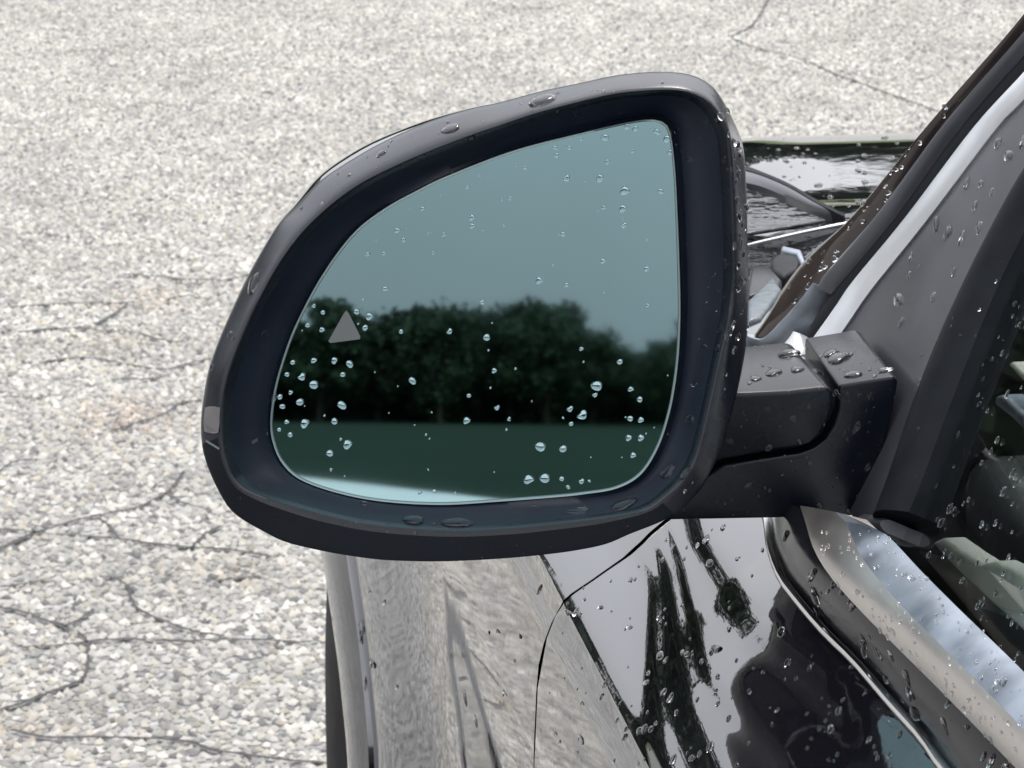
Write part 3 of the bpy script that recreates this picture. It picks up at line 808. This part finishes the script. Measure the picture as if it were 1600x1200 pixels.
# glass with a fine bright edge
gp = [on_plane(x, y, GO, NG) for x, y in Gc]
gc = sum(gp, Vector()) / NT
inset = [p + (gc - p) * .004 for p in gp]
back = [p - NG * .003 for p in inset]
vsg = inset + back
fsg = [tuple(range(NT)), tuple(range(2 * NT - 1, NT - 1, -1))] + [(i, (i + 1) % NT, NT + (i + 1) % NT, NT + i) for i in range(NT)]
sub(build('mirror_glass', vsg, fsg, M['mirror'], None, 0))
edge = []
for p in gp:
    d = (gc - p).normalized()
    edge.append([p + d * .0002 + NG * .0002, p + d * .0006 + NG * .0014, p + d * .0014 + NG * .0012, p + d * .0017 + NG * .0001])
vse = [e[k] for k in range(4) for e in edge]
M['edge'] = mat('ground glass edge', (.17, .22, .22), .3, metal=.8)
sub(build('glass_rim', vse, grid_faces(4, NT, True), M['edge'], None, 60))
# painted back shell
sh_prof = [(.992, -.030, 0, 0), (1.0, -.036, -2, -3), (1.0, -.05, -6, -7), (.985, -.07, -8, -9), (.94, -.09, -8, -8), (.84, -.108, 0, 0), (.65, -.122, 4, 2), (.35, -.130, 6, 4), (.02, -.132, 8, 4)]
vss = []
for s, o, dx, dy in sh_prof:
    wl_ = np.exp(-((TH - 4.02) / .42) ** 2); wt = np.exp(-((TH - 4.6) / .5) ** 2) * .2
    s_ = s * (.9955 + .0045 * wl_)
    px = np.stack([CX + (Oc[:, 0] - CX) * s_ + dx * (wl_ + wt), CY_ + (Oc[:, 1] - CY_) * s_ + dy * (wl_ + wt)], 1)
    vss += ring(px, o)
fss = grid_faces(len(sh_prof), NT, True); fss.append(tuple((len(sh_prof) - 1) * NT + i for i in range(NT)))
sub(build('mirror_cap', vss, fss, M['paint'], None, 50))
# indicator lens and seam on the outer edge
def skin(px, py):
    v = ray(px, py)
    return CAM + v * 0
def rim_patch(name, poly, m, lift):
    """a patch following the rim: pixels cast on the rim surface"""
    bv = BVHTree.FromPolygons(vs, grid_faces(len(rings), NT, True))
    top = []
    for x, y in poly:
        h = bv.ray_cast(CAM, ray(x, y)); top.append(h[0] + (CAM - h[0]).normalized() * lift)
    n = len(top); inner = [p - NH * .004 for p in top]
    fs = [tuple(range(n)), tuple(range(2 * n - 1, n - 1, -1))] + [(i, (i + 1) % n, n + (i + 1) % n, n + i) for i in range(n)]
    return sub(build(name, top + inner, fs, m, None, 0, surf=False))
rim_patch('indicator_lens', [(320, 637), (326, 635), (335, 635), (344, 637), (343, 650), (343, 663), (341, 676), (334, 677), (325, 676), (319, 674), (318, 660)], M['lens'], .0012)
rim_patch('shell_seam', [(322, 687), (343, 700), (342, 703), (321, 690)], M['edge'], .0008)
rim_patch('bezel_seam', [(393, 690), (418, 675), (419, 679), (394, 694)], M['sail'], .0006)
# warning triangle printed on the glass
tri = [(541, 485), (545, 490), (563, 526), (562, 530), (516, 536), (513, 533), (537, 490)]
tp = [on_plane(x, y, GO + NG * .0004, NG) for x, y in tri]; n_ = len(tp)
sub(build('warning_triangle', tp + [p - NG * .0003 for p in tp], [tuple(range(n_)), tuple(range(2 * n_ - 1, n_ - 1, -1))] + [(i, (i + 1) % n_, n_ + (i + 1) % n_, n_ + i) for i in range(n_)], M['icon'], None, 0, surf=False))
# arm and foot
AO, AN = Vector((.25, 1.392, 1.03)), Vector((-.06, -math.cos(R(-2)), math.sin(R(-2)))).normalized()
def af(x, y, o=0.): return on_plane(x, y, AO - AN * o, AN)
fwd = Vector((0, .082, 0))
arm = [(1090,614),(1165,614),(1230,611),(1290,604),(1303,612),(1304,636),(1296,660),(1282,682),(1266,694),(1245,701),(1190,709),(1130,719),(1090,742),(1055,760),(1040,700),(1060,620)]
a_ = sub(prism('mirror_arm', [af(x, y) for x, y in arm], fwd, M['plastic'], None, bevel=.0045, seg=4))
foot = [(1311,602),(1396,588),(1404,594),(1396,640),(1378,715),(1358,790),(1346,806),(1200,810),(1040,813),(1000,812),(1060,775),(1092,752),(1130,727),(1190,717),(1250,708),(1272,700),(1290,686),(1303,664),(1311,638)]
f_ = sub(prism('mirror_foot', [af(x, y, .002) for x, y in foot], fwd + Vector((.004, .004, 0)), M['plastic'], None, bevel=.0035, seg=4))
core = [(1080,640),(1380,612),(1340,795),(1040,800)]
c_ = sub(prism('arm_core', [af(x, y, .012) for x, y in core], fwd * .8, M['bezel'], None, bevel=0))
# short neck joining the housing to the arm
neck = [(1040,630),(1110,622),(1150,640),(1120,740),(1060,800),(1000,800)]
sub(prism('mirror_neck', [af(x, y, .02) for x, y in neck], fwd * .6, M['plastic'], None, bevel=.004))

# ------------------------------------------------------------------ rain drops
allv, allf, owner = [], [], []
for nm, v, f in SURF:
    b = len(allv); allv += v; allf += [tuple(i + b for i in q) for q in f]; owner += [nm] * len(f)
BV = BVHTree.FromPolygons(allv, allf)
def dome(seed, nseg=14, nr=5, irr=.2):
    r = random.Random(seed); V = []; Fc = []
    wob = [1 + r.uniform(-irr, irr) for _ in range(4)]
    def rad(a): return 1 + (wob[0] - 1) * math.cos(a) + (wob[1] - 1) * math.sin(2 * a) + (wob[2] - 1) * math.cos(3 * a)
    for i in range(nr):
        t = i / nr * math.pi / 2; rr = math.cos(t) ** .8; z = math.sin(t)
        for k in range(nseg):
            a = 6.2832 * k / nseg; V.append((rr * rad(a) * math.cos(a), rr * rad(a) * math.sin(a), z))
    V.append((0, 0, 1)); V.append((0, 0, -.08))
    for i in range(nr - 1):
        for k in range(nseg): a = i * nseg + k; b = i * nseg + (k + 1) % nseg; Fc.append((a, b, b + nseg, a + nseg))
    t = (nr - 1) * nseg
    for k in range(nseg): Fc.append((t + k, t + (k + 1) % nseg, nr * nseg)); Fc.append(((k + 1) % nseg, k, nr * nseg + 1))
    me = bpy.data.meshes.new('raindrop'); me.from_pydata(V, [], Fc); me.materials.append(M['water']); me.shade_smooth()
    return me, V, Fc
DM = [dome(s) for s in range(6)]
LBL = {
 'mirror_glass': ('clear round raindrop beaded on the mirror glass', 'raindrops on the mirror glass'),
 'side_mirror': ('raindrop clinging to the satin black rim of the mirror', 'raindrops on the mirror rim'),
 'bezel': ('raindrop inside the dark bezel around the mirror glass', 'raindrops on the mirror bezel'),
 'mirror_arm': ('raindrop lying on the black mirror arm', 'raindrops on the mirror arm'),
 'mirror_foot': ('raindrop lying on the black foot of the mirror', 'raindrops on the mirror foot'),
 'sail_panel': ('raindrop running down the grey corner panel beside the window', 'raindrops on the corner panel'),
 'side_window': ('raindrop on the dark side window', 'raindrops on the side window'),
 'front_door': ('raindrop on the black door below the mirror', 'raindrops on the door'),
 'front_fender': ('raindrop on the fender below the mirror', 'raindrops on the fender'),
 'belt_strip': ('raindrop on the black strip under the window trim', 'raindrops on the black strip'),
 'belt_moulding_face': ('tiny raindrop on the bright window trim', 'raindrops on the bright trim'),
 'belt_moulding_top': ('raindrop on the brushed top of the window trim', 'raindrops on the brushed trim'),
 'pillar_moulding': ('raindrop on the brown-reflecting pillar moulding', 'raindrops on the pillar moulding'),
 'hood': ('raindrop on the wet hood beyond the mirror', 'raindrops on the hood'),
}
def where(nm, px, py, size):
    sz = 'large' if size >= 15 else 'middling' if size >= 10 else 'small'
    if nm == 'mirror_glass':
        if py < 300: v = 'over the upper sky reflection'
        elif py < 470: v = 'over the lower sky reflection'
        elif py < 560: v = 'at the reflected treetops'
        elif py < 668: v = 'over the reflected trees'
        else: v = 'over the reflected grass'
        if px < 520: h = 'by the left edge'
        elif px < 640: h = 'by the warning triangle' if py > 470 else 'left of centre'
        elif px < 800: h = 'near the middle'
        elif px < 900: h = 'right of the middle'
        elif px < 970: h = 'well right of the middle'
        else: h = 'by the right edge'
        return f'{sz} raindrop {v} {h}'
    if nm in ('side_mirror', 'bezel'):
        t = 'top' if py < 300 else 'bottom' if py > 770 else 'left side' if px < 700 else 'right side'
        if t == 'top': e = 'towards the left' if px < 680 else 'towards the middle' if px < 880 else 'towards the right'
        elif t == 'bottom': e = 'towards the left' if px < 690 else 'towards the middle' if px < 850 else 'towards the right'
        else: e = 'high up' if py < 480 else 'halfway' if py < 600 else 'low down'
        return f'{sz} raindrop on the {t} of the black mirror {"rim" if nm == "side_mirror" else "bezel"} {e}'
    v = {'front_door': (900, 960, 1020, 1080, 1140), 'belt_strip': (900, 960, 1020, 1080, 1140), 'side_window': (560, 680, 800, 900), 'sail_panel': (270, 340, 420, 500)}.get(nm, (560, 650, 980, 1080))
    k = sum(py > q for q in v); n = len(v)
    band = ['at the top', 'near the top', 'above the middle', 'around the middle', 'below the middle', 'near the bottom'][int(k * 5 / n)]
    wx = {'front_door': (950, 1020, 1090, 1180, 1280), 'sail_panel': (1430, 1490, 1540), 'side_window': (1510, 1560), 'mirror_arm': (1210, 1250), 'mirror_foot': (1250, 1330, 1360)}.get(nm, (1300, 1400))
    q = sum(px > t for t in wx) / len(wx)
    side = 'far left' if q == 0 else 'left of centre' if q < .5 else 'right of centre' if q < 1 else 'far right'
    return f'{sz} {SHORT.get(nm, LBL[nm][0])} {band}, {side}'
SHORT = {'sail_panel': 'raindrop on the grey corner panel', 'side_window': 'raindrop on the side window', 'front_door': 'raindrop on the black door',
 'belt_strip': 'raindrop on the black strip', 'front_fender': 'raindrop on the fender', 'belt_moulding_top': 'raindrop on the brushed window trim',
 'pillar_moulding': 'raindrop on the brown-reflecting pillar', 'hood': 'raindrop on the hood', 'mirror_arm': 'raindrop on the mirror arm', 'mirror_foot': 'raindrop on the mirror foot'}
count = 0; small = []; DROPS = []
def place(px, py, wpx, hpx=None, only=None, h=.5, rest=False):
    global count
    hit = BV.ray_cast(CAM, ray(px, py))
    if hit[0] is None: return False
    nm = owner[hit[2]]
    if only and nm not in only: return False
    p, n = hit[0], hit[1].normalized()
    if n.dot(CAM - p) < 0: n = -n
    d = (p - CAM).length; s = d / F
    hpx = hpx or wpx
    # in-plane axes closest to the picture's right and up
    x = (RT - n * RT.dot(n)); kx = max(.22, x.length); x.normalize(); y = n.cross(x)
    ky = max(.22, abs(y.dot(UP)))
    sx = wpx * .5 * s / kx; sy_ = hpx * .5 * s / ky
    sy_ = min(sy_, sx * 3.2); sx = min(sx, sy_ * 3.2)
    sz = min(sx, sy_) * h
    mtx = Matrix((( x.x * sx, y.x * sy_, n.x * sz, p.x), (x.y * sx, y.y * sy_, n.y * sz, p.y), (x.z * sx, y.z * sy_, n.z * sz, p.z), (0, 0, 0, 1)))
    rz = Matrix.Rotation(random.uniform(-.3, .3), 4, 'Z')
    if rest or nm not in LBL or count >= 300:
        small.append(mtx @ rz); return True
    o = bpy.data.objects.new('raindrop', DM[random.randrange(6)][0]); COL.objects.link(o)
    o.matrix_world = mtx @ rz
    tag(o, where(nm, px, py, max(wpx, hpx)), 'raindrop', LBL[nm][1]); count += 1
    DROPS.append((o, px))
    return True
glass_drops = [(821,262,8),(885,279,12),(938,278,13),(976,298,17),(973,326,13),(974,352,10),(946,215,14),(980,198,10),(993,201,10),(1027,206,12),(1042,217,14),(868,231,9),(890,231,8),(869,243,9),(1047,238,10),(949,253,9),(988,236,8),(880,366,9),(1033,299,10),(943,324,9),(842,438,12),(730,293,8),(738,340,11),(738,353,10),(693,366,8),(621,360,11),(631,375,8),(574,397,9),(600,396,8),(602,451,10),(660,326,8),(753,472,9),(942,408,9),(1010,420,10),(886,445,8),(677,395,6),(797,310,7),(1012,477,7),
 (490,478,7),(481,508,9),(503,515,10),(505,488,8),(558,487,11),(578,494,13),(570,512,10),(457,566,9),(491,563,11),(523,563,11),(547,569,13),(449,585,9),(471,589,13),(491,601,16),(536,585,10),(454,613,8),(437,620,9),(468,628,14),(442,635,11),(535,633,15),(448,659,9),(477,661,16),(523,658,11),(436,671,8),(454,679,9),(544,694,16),(516,708,13),(645,595,13),(761,527,12),(702,518,10),(627,518,8),(772,579,9),(729,657,12),(733,618,8),(776,637,9),(933,603,20),(909,649,18),(890,639,10),(892,662,8),(929,617,9),(986,608,10),(1000,624,10),(985,654,11),(1001,656,10),(982,684,11),(1001,684,11),(989,711,10),(845,698,19),(879,701,13),(827,749,18),(852,747,18),(878,748,9),(888,761,8),(908,752,9),(862,775,8),(679,768,9),(656,770,8),(908,545,8),(968,565,10),(795,655,7)]
for x, y, s in glass_drops: place(x, y, s * .9, s * .9 * random.uniform(.8, 1.1), only=('mirror_glass',), h=.45)
for x, y, a, b in [(845,158,44,17),(706,201,30,14),(398,441,20,25),(359,522,8,9),(331,573,8,10),(595,240,15,10),(648,813,34,12),(717,817,50,13),(977,788,46,14),(900,799,38,10),(1078,655,18,16),(1041,738,24,20),(1127,182,12,14),(737,217,13,10),(904,178,14,9),(1155,230,8,16),(1153,272,8,18),(1155,337,8,20),(1158,381,7,18),(1158,440,7,16),(1070,740,14,16),(1100,540,12,10),(1085,600,10,9),(430,620,8,8),(412,524,10,14),(1078,250,12,10),(1115,430,9,9),(873,172,9,6),(570,787,12,8),(835,790,9,6)]:
    place(x, y, a, b, h=.35)
for x, y, a, b in [(1210,583,26,10),(1180,592,18,8),(1245,578,22,8),(1275,580,16,10),(1232,553,34,9),(1312,560,36,14),(1300,552,22,10),(1335,586,30,8),(1383,579,26,6),(1339,668,11,22),(1310,616,17,12),(1360,621,9,14),(1343,618,10,8),(1240,655,14,12),(1200,640,12,10),(1200,700,12,9),(1250,690,10,9),(1355,730,8,12),(1280,790,12,8),(1170,760,14,12),(1140,690,10,9)]:
    place(x, y, a, b, h=.4)
for x, y, a, b in [(1405,468,11,28),(1420,430,6,12),(1560,223,10,18),(1577,243,10,24),(1598,220,8,22),(1463,348,9,26),(1482,363,13,18),(1503,370,8,22),(1530,357,10,18),(1523,323,9,14),(1510,287,9,16),(1533,287,8,14),(1423,400,5,18),(1408,505,9,12),(1490,425,7,12),(1550,300,7,14),(1455,300,8,10),(1458,465,8,16)]:
    place(x, y, a * .85, b * .8, only=('sail_panel',), h=.4)
def scatter(n, x0, x1, y0, y1, only, lo, hi, el=1., rest=False):
    k = 0; tries = 0
    while k < n and tries < n * 40:
        tries += 1
        s = lo + (hi - lo) * random.random() ** 2.2
        if place(random.uniform(x0, x1), random.uniform(y0, y1), s, s * random.uniform(.9, 1.2) * el, only=only, h=.5, rest=rest): k += 1
scatter(34, 1450, 1600, 400, 1050, ('side_window',), 4, 9)
scatter(62, 840, 1480, 820, 1200, ('front_door',), 5, 11)
scatter(22, 1210, 1600, 820, 1200, ('belt_strip',), 6, 11)
scatter(14, 560, 860, 880, 1200, ('front_fender',), 6, 12)
scatter(6, 1330, 1600, 830, 1150, ('belt_moulding_top',), 6, 12)
scatter(14, 1200, 1560, 120, 520, ('pillar_moulding',), 6, 11)
scatter(16, 1165, 1440, 215, 400, ('hood',), 6, 14, .5)
scatter(90, 840, 1500, 820, 1200, ('front_door', 'belt_strip'), 3, 6, rest=True)
scatter(90, 1260, 1600, 830, 1200, ('belt_moulding_face',), 2.2, 4, 1.6, rest=True)
scatter(60, 430, 1060, 190, 780, ('mirror_glass',), 2.5, 5, rest=True)
scatter(120, 310, 1175, 110, 880, ('side_mirror', 'bezel', 'mirror_cap', 'lower_housing'), 2.5, 6, rest=True)
scatter(40, 1120, 1175, 180, 560, ('side_mirror',), 4, 8, 1.8, rest=True)
scatter(130, 1040, 1400, 540, 805, ('mirror_arm', 'mirror_foot'), 2.5, 7, rest=True)
scatter(60, 1330, 1600, 830, 1190, ('belt_moulding_top',), 2.5, 6, rest=True)
scatter(50, 1165, 1440, 215, 560, ('hood', 'front_fender', 'scuttle_panel', 'pillar_moulding'), 3, 9, .7, rest=True)
scatter(40, 1430, 1600, 400, 1050, ('side_window', 'sail_panel', 'window_seal'), 3, 6, rest=True)
# where several would share a label, tell them apart by their order from the left
same = {}
for o, px in DROPS: same.setdefault(o['label'], []).append((px, o))
ORD = ['leftmost', 'second from left', 'third from left', 'fourth from left', 'fifth from left', 'sixth from left', 'seventh from left', 'eighth from left', 'ninth from left', 'tenth from left']
for lab, L in same.items():
    if len(L) > 1:
        for k, (px, o) in enumerate(sorted(L, key=lambda t: t[0])):
            o['label'] = lab + ', ' + (ORD[k] if k < len(L) - 1 and k < 10 else 'rightmost' if k == len(L) - 1 else 'one of the others')
# the many finer drops as one mass
V, Fc = [], []
for mtx in small:
    me, dv_, df = DM[random.randrange(6)]; b = len(V)
    V += [mtx @ Vector(v) for v in dv_]; Fc += [tuple(i + b for i in f) for f in df]
me = bpy.data.meshes.new('fine_rain'); me.from_pydata([tuple(v) for v in V], [], Fc); me.materials.append(M['water']); me.shade_smooth()
tag(link('fine_rain', me), 'fine spray of rain beads over the black car', 'raindrops', kind='stuff')
print('raindrops', count, 'fine', len(small))
